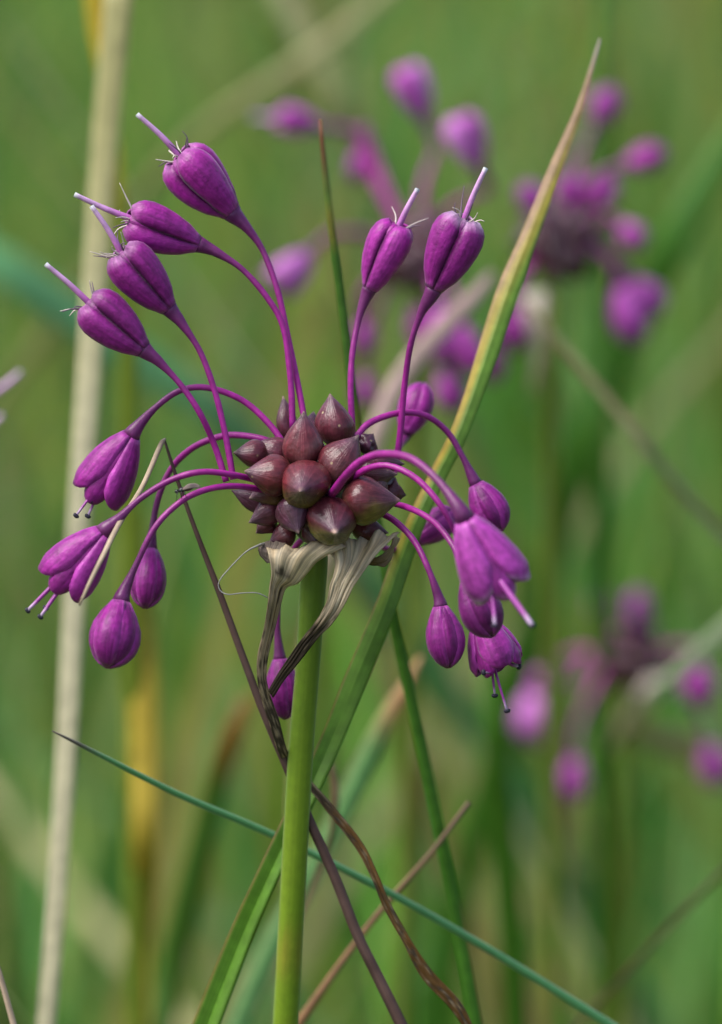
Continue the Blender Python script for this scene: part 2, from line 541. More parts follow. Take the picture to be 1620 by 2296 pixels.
GREENS = [lin(98, 150, 54), lin(78, 138, 54), lin(126, 160, 58), lin(88, 146, 74), lin(158, 168, 70), lin(64, 118, 34), lin(128, 172, 62), lin(104, 158, 84)]
YELLOWS = [lin(190, 182, 44), lin(170, 176, 50), lin(140, 160, 48)]
STRAWS = [lin(184, 176, 128), lin(164, 154, 100), lin(156, 146, 80)]
BROWN = [lin(118, 92, 58), lin(96, 74, 52)]
def meadow(name, n, place, hgt, wid, spread=.6, greens=GREENS):
    V, F, C = [], [], []
    rows = 7
    for _ in range(n):
        x, y = place()
        h = hgt() ; w = wid()
        az = rng.uniform(0, 6.283)
        lean = abs(rng.gauss(0, spread)) + .03
        dx, dy = math.cos(az) * lean, math.sin(az) * lean
        fa = rng.uniform(0, 3.1416)
        sx, sy = math.cos(fa), math.sin(fa)
        k = rng.random()
        c0 = rng.choice(greens) if k < .87 else (rng.choice(STRAWS) if k < .95 else rng.choice(BROWN))
        c0 = c0 * (rng.uniform(.8, 1.2) * (1 + .8 * nz(x * 9, y * 4)))
        tipc = mixc(c0, rng.choice(STRAWS), rng.choice([0, 0, .3, .7]))
        b = len(V)
        for i in range(rows):
            t = i / (rows - 1)
            z = h * t * (1 - .35 * lean * t)
            px_, py_ = x + dx * h * t * t, y + dy * h * t * t
            ww = w * (1 - t ** 2.2) * .5 + .0002
            V.append((px_ - sx * ww, py_ - sy * ww, z - .003)); V.append((px_ + sx * ww, py_ + sy * ww, z - .003))
            c = mixc(c0, tipc, sm(.55, 1, t))
            C.append(c); C.append(c)
        for i in range(rows - 1):
            F.append((b + 2 * i, b + 2 * i + 1, b + 2 * i + 3, b + 2 * i + 2))
    ob = mesh_object(name, V, F, M_grass, None, C)
    ob['kind'] = 'stuff'
    return ob

def place_back(y0, y1, spread):
    def f():
        y = rng.uniform(y0, y1)
        return rng.uniform(-1, 1) * (spread + .12 * (y - y0)), y
    return f
meadow('grass', 500, place_back(.20, .62, .40), lambda: rng.uniform(.30, .50), lambda: rng.uniform(.003, .007), .3)
meadow('grass', 700, place_back(.50, 1.3, .5), lambda: rng.uniform(.32, .52), lambda: rng.uniform(.006, .013), .35)
meadow('grass', 4200, place_back(.6, 1.9, .7), lambda: rng.uniform(.22, .44), lambda: rng.uniform(.003, .007))
meadow('grass', 9000, place_back(1.5, 5.5, 1.1), lambda: rng.uniform(.16, .42), lambda: rng.uniform(.005, .012))
meadow('grass', 130, place_back(.16, .42, .16), lambda: rng.uniform(.26, .40), lambda: rng.uniform(.0012, .0024), .5, [lin(150, 178, 90), lin(176, 174, 120), lin(110, 160, 80)])
def place_glow():
    y = rng.uniform(1.3, 2.4)
    return (y + .43) * .0608 * rng.uniform(.75, 1.3), y
meadow('grass', 220, place_glow, lambda: rng.uniform(.30, .42), lambda: rng.uniform(.005, .010), .3, YELLOWS)
def place_side():
    s = rng.choice((-1, 1))
    y = rng.uniform(-.25, .3)
    return s * (rng.uniform(.13, .6) + max(0, y) * .1), y
meadow('grass', 900, place_side, lambda: rng.uniform(.18, .36), lambda: rng.uniform(.002, .0045))
def place_low():
    return rng.uniform(-.25, .25), rng.uniform(-.15, .25)
meadow('grass', 900, place_low, lambda: rng.uniform(.10, .24), lambda: rng.uniform(.002, .004))

# ------------------------------------------------------------------ blades and stalks the photograph singles out
G_LEAF, G_YEL, G_TAN = lin(104, 146, 48), lin(176, 160, 70), lin(166, 136, 104)
def leaf_col(v, s):
    c = mixc(lin(98, 146, 44), lin(118, 160, 62), sm(.9, .3, v))
    c = mixc(c, lin(96, 136, 44), .5 * sm(-.2, .9, s))
    edge = sm(-.02 + .2 * sm(.45, .1, v) + .12 * nz(v * 22, 3), -.6, s)
    c = mixc(c, lin(196, 172, 66), (edge * sm(.62, .46, v)))
    c = mixc(c, lin(132, 96, 52), .8 * sm(-.8, -1, s) * sm(.2, .4, v))
    k = sm(.24, .10, v + .16 * s + .03 * nz(v * 30, s))
    c = mixc(c, G_YEL, .9 * sm(.34, .22, v + .10 * s))
    c = mixc(c, G_TAN, k)
    c = mixc(c, lin(168, 160, 150), sm(.05, .0, v))
    return c
tag(ribbon('grass_leaf', [(1346, 88, 22, 3), (1302, 236, 20, 15), (1245, 380, 18, 29), (1185, 535, 15, 38), (1142, 645, 13, 50), (1104, 760, 12, 48), (1064, 880, 11, 41),
    (1026, 980, 10, 38), (985, 1060, 10, 38), (938, 1160, 9, 40), (903, 1250, 9, 43), (862, 1370, 8, 48), (800, 1520, 8, 52), (740, 1670, 8, 50), (686, 1790, 8, 50), (606, 1960, 8, 52), (540, 2110, 9, 56), (462, 2310, 10, 62)],
    M_leaf, leaf_col, n=70, nu=9, fold=lambda v: .26 - .75 * sm(.62, .78, v), yaw=lambda v: -.1 - .25 * sm(.6, .9, v)),
    'broad pointed green leaf with yellow edge and dry tan tip crossing behind the stem', 'grass leaf')

def thin_col(v, s):
    c = mixc(lin(74, 118, 40), lin(84, 140, 44), sm(.3, 1, v))
    c = mixc(c, lin(150, 130, 50), .6 * sm(.5, .9, nz(v * 14, 2) + .5) * sm(.45, .2, v))
    return mixc(c, lin(120, 78, 48), sm(.09, .02, v))
tag(ribbon('grass_leaf', [(718, 268, 14, 5), (728, 370, 14, 11), (745, 520, 14, 15), (772, 720, 15, 19), (800, 940, 16, 20), (850, 1190, 18, 22), (866, 1290, 18, 22), (885, 1400, 20, 24), (925, 1580, 22, 25), (972, 1800, 24, 26), (1015, 2010, 26, 27), (1070, 2310, 28, 30)],
    M_leaf, thin_col, n=50, fold=.3), 'thin upright green grass blade with brown tip passing behind the bulbil head', 'grass blade')

def rush_col(v, s):
    return mixc(lin(82, 142, 86), lin(92, 82, 76), sm(.11, .04, v))
def stalk(name, ctrl, mat, colf, n=40, nu=8, ground=True, parent=None, ridge=0.0):
    q = spline([list(P(c[0], c[1], c[2])) + [mm(c[3], c[2]) / 2] for c in ctrl], n)
    L0 = n
    if ground: q = to_ground(q)
    sl = np.concatenate([[0], np.cumsum(np.linalg.norm(np.diff(q[:, :3], axis=0), axis=1))])
    k = sl[-1] / sl[L0 - 1]
    V, F, C, U = tube_geo(q[:, :3], q[:, 3], lambda t, a: colf(t * k, math.cos(a)), nu, True, ridge)
    return mesh_object(name, V, F, mat, parent, C, U, q[-1, :3])
tag(stalk('rush_stem', [(118, 1639, 4, 3), (200, 1680, 6, 10), (400, 1781, 10, 15), (612, 1872, 13, 16), (860, 1995, 15, 17), (1100, 2131, 17, 18), (1380, 2305, 19, 21)], M_stem, rush_col),
    'thin blue green rush stem slanting across behind the onion stem', 'rush')

bs = [(369, 985, 2, 6), (400, 1080, 2, 9), (440, 1190, 2, 11), (490, 1320, 2.5, 15), (545, 1470, 3, 17), (592, 1595, 3.2, 19), (645, 1720, 4, 20), (695, 1838, 4.5, 22), (752, 1965, 5, 24), (803, 2095, 5.5, 25), (852, 2195, 6, 26), (908, 2310, 6.5, 27)]
def brown_col(v, s):
    c = mixc(lin(112, 88, 82), lin(92, 68, 62), .5 + .5 * nz(v * 25, s))
    return mixc(c, lin(60, 46, 44), .4 * sm(.3, .0, v))
q = spline([list(P(c[0], c[1], c[2])) + [mm(c[3], c[2]) / 2] for c in bs], 60)
q = to_ground(q)
dry = tag(empty('dry_stalk', q[-1, :3]), 'brown dry grass stalk with its straw coloured tip snapped and hanging down', 'dry stalk')
V, F, C, U = tube_geo(q[:, :3], q[:, 3], lambda t, a: brown_col(t * 1.4, math.cos(a)), 8, True, .12)
mesh_object('stalk', V, F, M_dry, dry, C, U)
sq = spline([list(P(c[0], c[1], c[2])) + [mm(c[3], c[2]) / 2] for c in [(371, 984, 2, 5), (360, 1000, 1, 11), (318, 1095, -2, 11), (268, 1175, -6.5, 12), (235, 1240, -10, 11), (205, 1300, -11, 9), (179, 1357, -11, 6)]], 30)
V, F, C, U = tube_geo(sq[:, :3], sq[:, 3], lambda t, a: mixc(lin(186, 168, 146), lin(160, 140, 114), .5 + .5 * nz(t * 20, a)), 7, True, .15)
mesh_object('hanging_tip', V, F, M_dry, dry, C, U)

tag(stalk('dry_stalk', [(1053, 1799, 24, 12), (965, 1915, 24, 13), (860, 2035, 25, 15), (765, 2160, 26, 17), (660, 2310, 26, 24)], M_dry, lambda v, s: mixc(lin(128, 108, 84), lin(136, 100, 66), v)),
    'tan dry stalk rising to the right below the hanging flowers, out of focus', 'dry stalk')
tag(stalk('dry_stalk', [(742, 1712, 38, 12), (752, 1760, 38, 18), (750, 1830, 38, 16), (738, 1890, 39, 13), (700, 1990, 40, 12), (655, 2120, 42, 12), (640, 2310, 44, 12)], M_dry, lambda v, s: lin(104, 84, 62)),
    'short curled brown stalk just right of the onion stem', 'dry stalk')
tag(stalk('dry_stalk', [(-40, 2080, 4, 9), (-5, 2170, 4, 13), (35, 2310, 4, 15)], M_dry, lambda v, s: lin(176, 154, 132)),
    'pale straw poking into the bottom left corner', 'dry stalk')
tag(stalk('dry_stalk', [(1680, 1890, 70, 13), (1600, 1975, 72, 13), (1480, 2100, 75, 13), (1320, 2275, 80, 13), (1280, 2320, 80, 13)], M_dry, lambda v, s: lin(78, 66, 44)),
    'thin dark dry stalk slanting through the bottom right corner', 'dry stalk')

def two(c0, c1, a, b, edge=None):
    def f(v, s):
        c = mixc(c0, c1, sm(a, b, v))
        if edge is not None: c = mixc(c, edge, sm(-.1, -.9, s) * .7)
        return c
    return f
STRAW = lin(194, 188, 152)
blades = [
 ('straw', [(270, -60, 76, 62), (230, 400, 74, 59), (203, 800, 70, 53), (172, 1250, 64, 48), (148, 1700, 58, 44), (122, 2080, 54, 41), (100, 2340, 52, 39)], two(lin(186, 180, 122), STRAW, .1, .5), -.07, 'tall pale straw blade standing upright along the left side', 'grass blade'),
 ('grass_leaf', [(208, -80, 102, 44), (220, 60, 102, 38), (236, 170, 102, 26), (262, 400, 102, 30), (285, 700, 104, 40), (290, 1000, 106, 46)], two(lin(206, 176, 44), lin(126, 146, 44), .3, .6), 0, 'yellow blade tucked behind the tall straw blade at the top left', 'grass blade'),
 ('grass_leaf', [(-120, 500, 190, 80), (20, 600, 190, 112), (170, 705, 195, 116), (330, 815, 200, 110), (480, 915, 205, 100), (620, 1040, 215, 90)], two(lin(116, 178, 116), lin(104, 160, 96), 0, 1), 0, 'broad blurred blue green blade entering from the left edge', 'grass blade', .75),
 ('grass_leaf', [(300, 1150, 110, 50), (310, 1300, 110, 58), (322, 1500, 110, 62), (326, 1700, 110, 64), (326, 1900, 110, 60), (322, 2080, 120, 46), (318, 2330, 120, 46)], two(lin(136, 156, 52), lin(196, 172, 62), 0, .3), 0, 'blurred yellow upright blade right of the tall straw blade', 'grass blade'),
 ('grass_leaf', [(556, 1560, 130, 26), (520, 1650, 130, 44), (480, 1780, 135, 56), (430, 1980, 140, 66), (380, 2180, 145, 72), (345, 2330, 145, 76)], two(lin(146, 104, 48), lin(84, 126, 46), .12, .32), .2, 'blurred green blade with brown tip left of the onion stem', 'grass blade'),
 ('grass_leaf', [(945, 1470, 62, 10), (915, 1525, 62, 28), (870, 1600, 62, 46), (815, 1710, 64, 55), (755, 1835, 66, 57), (690, 1960, 68, 57), (600, 2130, 70, 55), (515, 2330, 72, 55)], two(lin(172, 132, 88), lin(108, 160, 96), .10, .26, lin(128, 130, 80)), .25, 'teal green leaf with tan tip behind the onion stem, out of focus', 'grass leaf', -.45),
 ('straw', [(1105, 610, 95, 14), (1065, 665, 92, 36), (1000, 730, 90, 42), (935, 800, 88, 44), (880, 880, 86, 44), (845, 970, 84, 44), (805, 1090, 84, 44), (730, 1250, 84, 42), (694, 1450, 84, 38), (672, 1700, 84, 34), (655, 2000, 86, 30), (640, 2310, 88, 30)], two(lin(186, 160, 150), lin(170, 158, 118), .2, .6), .1, 'pale tan blade bending away behind the two upright right flowers', 'grass blade'),
 ('straw', [(1180, 680, 95, 12), (1260, 775, 95, 17), (1350, 880, 95, 20), (1440, 990, 95, 22), (1510, 1080, 98, 20), (1640, 1220, 105, 20), (1760, 1350, 110, 20)], two(lin(150, 142, 104), lin(186, 176, 150), .3, .6), 0, 'blurred pale straw slanting down right of the broad leaf', 'grass blade'),
 ('grass_leaf', [(1700, 220, 190, 50), (1610, 370, 190, 64), (1510, 545, 190, 72), (1420, 730, 195, 74), (1330, 950, 200, 72), (1270, 1120, 205, 70)], two(lin(78, 132, 44), lin(68, 120, 34), 0, 1), 0, 'broad blurred dark green blade leaning in from the right edge', 'grass blade'),
 ('grass_leaf', [(1352, -80, 170, 34), (1350, 300, 170, 40), (1344, 700, 175, 44), (1346, 1000, 175, 46), (1350, 1300, 180, 46)], two(lin(82, 126, 44), lin(64, 112, 30), 0, 1), 0, 'upright blurred green blade behind the dry leaf tip', 'grass blade'),
 ('straw', [(900, -50, 210, 26), (760, 80, 210, 38), (610, 185, 210, 38), (440, 305, 215, 34), (330, 420, 220, 34)], two(lin(186, 182, 128), lin(160, 164, 104), 0, 1), 0, 'pale blurred straw slanting across the top edge', 'grass blade'),
 ('straw', [(590, -80, 230, 44), (690, 90, 230, 50), (770, 240, 230, 46), (850, 420, 235, 40)], two(lin(180, 180, 132), lin(150, 156, 96), 0, 1), 0, 'pale blurred blade crossing the slanting straw near the top', 'grass blade'),
 ('grass_leaf', [(1462, 1558, 122, 12), (1500, 1526, 122, 30), (1590, 1446, 122, 42), (1690, 1364, 122, 46), (1820, 1280, 125, 48), (1960, 1250, 128, 48), (2080, 1330, 130, 46), (2150, 1520, 134, 44), (2180, 1850, 140, 42)], two(lin(140, 158, 118), lin(130, 140, 96), 0, 1), 0, 'pale green blurred blade above the lower right flower head', 'grass blade'),
 ('straw', [(1380, 1620, 190, 30), (1480, 1655, 190, 54), (1580, 1690, 190, 58), (1700, 1735, 190, 54), (1850, 1830, 195, 50)], two(lin(150, 146, 96), lin(160, 154, 104), 0, 1), 0, 'blurred straw blade lying level beside the lower right flower head', 'grass blade'),
 ('grass_leaf', [(1085, 1480, 130, 20), (1105, 1650, 130, 44), (1125, 1850, 135, 56), (1145, 2080, 140, 60), (1160, 2330, 145, 60)], two(lin(86, 136, 40), lin(76, 128, 34), 0, 1), .1, 'bright green blurred blade below the hanging right flowers', 'grass blade'),
]
for nm, ctrl, cf, fd, lab, cat, *yw in blades:
    tag(ribbon(nm, ctrl, M_leaf, cf, n=30, nu=5, fold=fd + .12, yaw=yw[0] if yw else 0.0), lab, cat, None, 'thing')

# ------------------------------------------------------------------ the sharp onion plant
def root_of(ctrl):
    q = spline([list(P(c[0], c[1], c[2])) + [mm(c[3], c[2]) / 2] for c in ctrl], 40)
    return to_ground(q)
stem_ctrl = [(707, 1222, .2, 50), (706, 1260, .4, 60), (700, 1350, 1.0, 58), (690, 1500, 2.0, 55), (674, 1700, 3.4, 57), (657, 2000, 5.2, 58), (640, 2310, 7.2, 58)]
def build_main():
    q = root_of(stem_ctrl)
    pl = tag(empty('flowering_onion', q[-1, :3]), 'sharp purple flowering onion with maroon bulbil head on thick green stem', 'wild onion', 'flowering onions in the meadow')
    def sc(t, a):
        c = mixc(lin(122, 148, 30), lin(104, 138, 20), .5 + .5 * nz(t * 20, math.cos(a) * 2))
        c = mixc(c, lin(146, 128, 44), .55 * sm(.15, .6, nz(t * 60, math.cos(a) * 1.5, 4)) * sm(.25, .10, t))
        return mixc(c, lin(88, 118, 30), sm(.06, .0, t))
    V, F, C, U = tube_geo(q[:, :3], q[:, 3], sc, 18)
    mesh_object('stem', V, F, M_stem, pl, C, U)
    # core that carries the bulbils
    q = spline([list(P(706, 1215, 1)) + [mm(26)], list(P(706, 1180, 1)) + [mm(54)], list(P(706, 1110, 1)) + [mm(66)], list(P(708, 1040, 2)) + [mm(52)], list(P(710, 990, 2)) + [mm(14)]], 14)
    V, F, C, U = tube_geo(q[:, :3], q[:, 3], lambda t, a: lin(50, 32, 28), 14)
    mesh_object('receptacle', V, F, M_stem, pl, C, U)
    def B(p, b, t, w, **k): return bulbil(p, b, t, w * 1.13, **k)
    B(pl, (680, 1050, -2), (674, 922, -3.2), 82, tone=.0, bend=.12)
    B(pl, (757, 1000, 0), (748, 882, -.5), 84, tone=.0, purple=.3)
    B(pl, (734, 1082, -2.6), (800, 972, -3.4), 92, tone=.25, bend=-.1, pale_tip=.2)
    B(pl, (690, 1074, -2.0), (679, 1104, -7.6), 98, green=.8, tone=.05)
    B(pl, (738, 1150, -2.0), (754, 1196, -6.8), 100, green=1.4, tone=.05, pale_tip=.9)
    B(pl, (655, 1074, -3.0), (549, 1054, -4.2), 82, tone=.0)
    B(pl, (770, 1128, -2.8), (897, 1111, -4.0), 100, green=1.3, tone=.1)
    B(pl, (600, 1022, -.6), (524, 1010, -1.6), 56, tone=.1, purple=.3, pale_tip=1)
    B(pl, (648, 1026, -.2), (570, 996, -.6), 62, tone=.05, purple=.4, pale_tip=.8)
    B(pl, (650, 990, 2.2), (633, 888, 2.6), 44, tone=0, purple=.6, pale_tip=.9)
    B(pl, (694, 1000, 2.8), (700, 922, 3.4), 60, purple=.7)
    B(pl, (812, 1040, .4), (908, 1038, .4), 60, purple=.6)
    B(pl, (790, 1066, .2), (892, 1066, -.6), 66, tone=.5, green=.4)
    B(pl, (808, 1012, 1.6), (838, 972, 1.6), 50, purple=.8, shrivel=.5)
    B(pl, (650, 1120, -2.6), (666, 1197, -4.6), 72, purple=.8, tone=.15)
    B(pl, (632, 1134, -.8), (556, 1168, -1.6), 52, tone=.1, purple=.5)
    B(pl, (618, 1160, .2), (574, 1196, -.2), 40, tone=.0, shrivel=.6)
    B(pl, (860, 1098, 1.2), (911, 1112, 1.4), 46, tone=.0, shrivel=.5)
    B(pl, (790, 1182, .2), (872, 1194, -.4), 52, tone=.1)
    B(pl, (612, 1140, 1.0), (520, 1096, .4), 46, purple=1.0, tone=.1, pale_tip=0)
    B(pl, (660, 1190, -.8), (604, 1216, -1.2), 52, tone=.3, purple=.3)
    B(pl, (640, 1088, -1.0), (560, 1120, -1.8), 66, tone=.4, green=.5)
    B(pl, (716, 1105, -.8), (712, 1136, -4.2), 62, tone=.6)
    B(pl, (742, 1050, -1), (716, 1030, -3.4), 52, tone=.5)
    B(pl, (704, 1178, -.8), (708, 1218, -2.8), 56, tone=.55)
    B(pl, (836, 1092, 0), (850, 1100, -1.5), 56, tone=.6)
    B(pl, (690, 1150, -1), (700, 1182, -3), 56, tone=.6)
    for k in range(9):                                # those on the far side
        g = rng.uniform(-1.2, 1.2); h = rng.uniform(-.5, .8)
        bx, by, bz = 708 + 60 * math.sin(g), 1085 - 50 * h, 1.5 + 1.5 * math.cos(g)
        B(pl, (bx, by, bz), (708 + 140 * math.sin(g), 1085 - 120 * h, 2 + 5.5 * math.cos(g)), rng.uniform(60, 84), purple=rng.random() * .5)
    f = flower
    f(pl, 'post', (518, 474, 2), (400, 346, 1), 134, [(687, 960, 0), (668, 860, .5), (648, 765, 1), (624, 655, 1.5), (590, 562, 2), (552, 508, 2)], phi=18, tone=.0, style=(308, 256, 0), wisps=9, white=.35)
    f(pl, 'post', (443, 547, 0), (286, 487, -1), 112, [(657, 960, 0), (652, 850, 0), (636, 735, 0), (600, 668, 0), (545, 605, 0), (490, 568, 0)], phi=52, tone=.05, style=(168, 436, -2), wisps=6, white=.3, dark=.3)
    f(pl, 'post', (378, 690, -2), (266, 562, -3), 116, [(524, 1075, -2), (506, 975, -2), (483, 880, -2), (450, 790, -2), (408, 725, -2)], phi=62, tone=.4, style=(206, 462, -4), wisps=9, white=.45)
    f(pl, 'post', (322, 783, -3), (196, 676, -3), 116, [(508, 1080, -2), (482, 1000, -2), (448, 925, -3), (405, 862, -3), (358, 812, -3)], phi=62, tone=.5, style=(103, 592, -4), wisps=6, white=.3)
    f(pl, 'bell', (296, 976, 1), (214, 1106, 2.4), 124, [(640, 1000, 0), (608, 955, .5), (555, 905, 1), (500, 878, 1), (445, 868, 1), (395, 880, 1), (345, 918, 1)], phi=60, tone=.05, splay=(.06, .0, .18),
      stamens=[(172, 1155, .5, 9), (198, 1156, 1, 9), (206, 1122, 1, 14)])
    f(pl, 'bell', (233, 1194, -6), (134, 1306, -4.8), 132, [(660, 1092, .6), (590, 1080, -1.4), (530, 1066, -3.8), (455, 1058, -5), (385, 1076, -5), (318, 1116, -5.4), (270, 1160, -6)], phi=58, tone=-.05, splay=(.05, .0, .10),
      stamens=[(64, 1368, -6, 13), (92, 1382, -6.5, 12), (104, 1362, -5, 10)])
    f(pl, 'bud', (338, 1232, 5), (326, 1363, 4), 84, [(660, 1015, 1.5), (600, 988, 1.3), (540, 976, 2), (490, 980, 3), (430, 1006, 4), (382, 1055, 5), (352, 1130, 5)], phi=5, tone=.25, thin=14)
    f(pl, 'bud', (272, 1350, -6), (242, 1497, -7), 116, [(660, 1106, .2), (590, 1098, -2.2), (530, 1090, -4), (470, 1096, -5), (410, 1122, -5.6), (350, 1180, -6), (305, 1268, -6)], phi=22, tone=.25)
    f(pl, 'post', (830, 646, 3), (898, 502, 2), 104, [(791, 975, 2), (787, 870, 2), (791, 790, 2.4), (806, 710, 3)], phi=30, tone=-.1, style=(937, 424, 1), wisps=3)
    f(pl, 'post', (974, 646, 0), (1046, 486, -1), 122, [(890, 1035, 3), (900, 950, 2.5), (908, 860, 2), (922, 770, 1), (944, 704, .5)], phi=60, tone=.35, style=(1090, 377, -2), wisps=6, white=.9)
    f(pl, 'bud', (911, 972, 15), (952, 860, 16), 78, [(884, 1060, 6), (893, 1010, 12)], phi=40, tone=-.1, thin=14)
    f(pl, 'bud', (1068, 1086, 5), (1124, 1192, 5), 88, [(795, 985, 1), (830, 948, 2), (895, 926, 3), (955, 932, 4), (1005, 970, 5), (1038, 1025, 5)], phi=60, tone=.4)
    f(pl, 'bell', (1044, 1165, -17), (1122, 1322, -15.6), 150, [(738, 1118, -1.5), (752, 1098, -5.6), (780, 1062, -8.5), (818, 1030, -10), (868, 1018, -12), (925, 1030, -14), (985, 1080, -16)], phi=50, tone=-.45, splay=(.05, .0, .12),
      stamens=[(1194, 1402, -21, 19), (1110, 1402, -19, 13)], white=.9, dark=.1, thin=18)
    f(pl, 'bud', (1050, 1300, -9), (1104, 1428, -9), 98, [(870, 1125, -1), (925, 1142, -4), (975, 1172, -6), (1015, 1222, -8)], phi=60, tone=.9)
    f(pl, 'bell', (1078, 1388, -3), (1124, 1496, -3), 118, [(752, 1104, -.5), (798, 1066, -3.6), (835, 1047, -5), (880, 1046, -6), (940, 1078, -7), (1000, 1150, -8), (1040, 1240, -6.5), (1062, 1330, -4)], phi=-12, tone=-.1, splay=(.0, .1, .1),
      stamens=[(1110, 1558, -3, 8), (1137, 1592, -4, 8), (1086, 1508, -5, 7), (1163, 1494, -3, 13)])
    f(pl, 'bud', (988, 1360, -4), (1006, 1497, -4), 86, [(850, 1148, -1), (888, 1170, -2), (930, 1214, -3), (962, 1278, -4)], phi=38, tone=.35)
    f(pl, 'bud', (932, 1212, 11), (1026, 1146, 12), 72, [(800, 1180, 4), (862, 1228, 8), (900, 1228, 10)], phi=20, tone=.15, thin=13)
    f(pl, 'bud', (628, 1478, 6), (640, 1612, 6), 80, [(690, 1195, 3), (655, 1240, 5), (628, 1320, 6), (622, 1400, 6)], phi=20, tone=.15, thin=13)
    # papery spathe
    def paper(v, u):
        c = mixc(lin(252, 240, 212), lin(206, 176, 126), .4 + .5 * nz(u * 9, v * 4))
        return c
    def paper_r(v, u):
        c = paper(v, u)
        c = mixc(c, lin(134, 112, 84), .75 * sm(.25, .55, v))
        c = mixc(c, lin(52, 42, 34), .9 * sm(.42, .66, v + .22 * nz(u * 6, v * 14)))
        return c
    def paper_l(v, u):
        c = paper(v, u)
        c = mixc(c, lin(150, 122, 86), .6 * sm(.02, .10, v))
        c = mixc(c, lin(60, 50, 42), .85 * sm(.0, .35, nz(u * 5, v * 55, 7) + .5 * sm(.15, .3, v) - .12))
        return mixc(c, lin(138, 98, 50), .85 * sm(.45, .56, v) * sm(-.45, .15, nz(u * 3, v * 60, 1)))
    sheet('spathe_valve', [(722, 1226, -2, 896, 1192, -2.0), (740, 1238, -2.6, 872, 1214, -2.6), (752, 1262, -2.8, 842, 1244, -3), (750, 1284, -3, 820, 1274, -3), (742, 1308, -3, 796, 1310, -3), (731, 1354, -2.8, 768, 1364, -2.8), (708, 1394, -2.4, 742, 1402, -2.4),
        (684, 1424, -2, 715, 1428, -2), (654, 1466, -1.4, 677, 1476, -1.4), (624, 1512, -.6, 640, 1522, -.6), (603, 1548, 0, 612, 1564, 0)], M_papery, pl, paper_r, nu=25, pleat=.10, freq=4.4)
    sheet('spathe_valve', [(598, 1228, -2, 776, 1222, -3), (601, 1236, -2.6, 756, 1232, -3.4), (604, 1248, -3, 716, 1254, -3), (608, 1266, -3, 690, 1284, -2.4), (610, 1288, -2.8, 668, 1308, -2.0), (606, 1314, -2.4, 642, 1318, -1.6), (602, 1352, -2, 630, 1354, -1.4), (592, 1410, -1, 616, 1412, -.6),
        (578, 1470, -.5, 602, 1472, -.2), (577, 1520, 0, 598, 1522, .2), (588, 1570, .6, 610, 1568, .8), (605, 1622, 1.4, 627, 1616, 1.5), (626, 1690, 3, 644, 1680, 3), (652, 1728, 5.4, 668, 1718, 5.4), (692, 1768, 6, 702, 1756, 6),
        (735, 1822, 5, 748, 1808, 5), (798, 1902, 5, 814, 1892, 5), (834, 1970, 5, 849, 1964, 5), (859, 2032, 5.5, 875, 2026, 5.5), (904, 2114, 6, 921, 2106, 6), (948, 2194, 6.5, 974, 2182, 6.5), (1008, 2258, 7, 1032, 2246, 7), (1046, 2316, 7.5, 1062, 2306, 7.5), (1090, 2420, 9, 1100, 2416, 9)],
        M_papery, pl, paper_l, nu=13, pleat=.10, freq=2.4, n=150)
    sheet('spathe_valve', [(886, 1196, -1.4, 896, 1210, -.4), (876, 1226, -1.8, 880, 1240, -.6), (852, 1248, -2, 866, 1266, -1), (826, 1252, -2, 848, 1268, -1.4), (806, 1256, -1.4, 812, 1262, -1)], M_papery, pl, lambda v, u: mixc(lin(196, 178, 144), lin(120, 96, 60), v), nu=9, pleat=.10, freq=2, n=24)
    sheet('spathe_valve', [(592, 1218, -1, 640, 1206, -1.2), (580, 1226, -1.6, 640, 1224, -2), (584, 1246, -1.6, 622, 1246, -2.2), (600, 1262, -1.8, 616, 1262, -2)], M_papery, pl, lambda v, u: mixc(lin(120, 104, 98), lin(160, 146, 130), u), nu=9, pleat=.12, freq=2, n=20)
    rows = spline([list(P(*p)) for p in [(600, 1218, -1), (582, 1222, -2), (550, 1239, -2.5), (508, 1282, -3), (491, 1306, -3), (494, 1324, -3), (512, 1333, -3), (542, 1330, -2.6), (578, 1330, -2), (604, 1342, -1.5)]], 50)
    V, F, C, U = tube_geo(rows, [mm(7.5 - 4.6 * sm(0, .3, i / 49)) / 2 * (1 + .25 * nz(i * .7)) for i in range(50)], lambda t, a: mixc(lin(176, 176, 170), lin(140, 136, 128), .5 + nz(t * 30, a)), 5)
    mesh_object('torn_fibre', V, F, M_thread, pl, C, U)
    return pl
build_main()

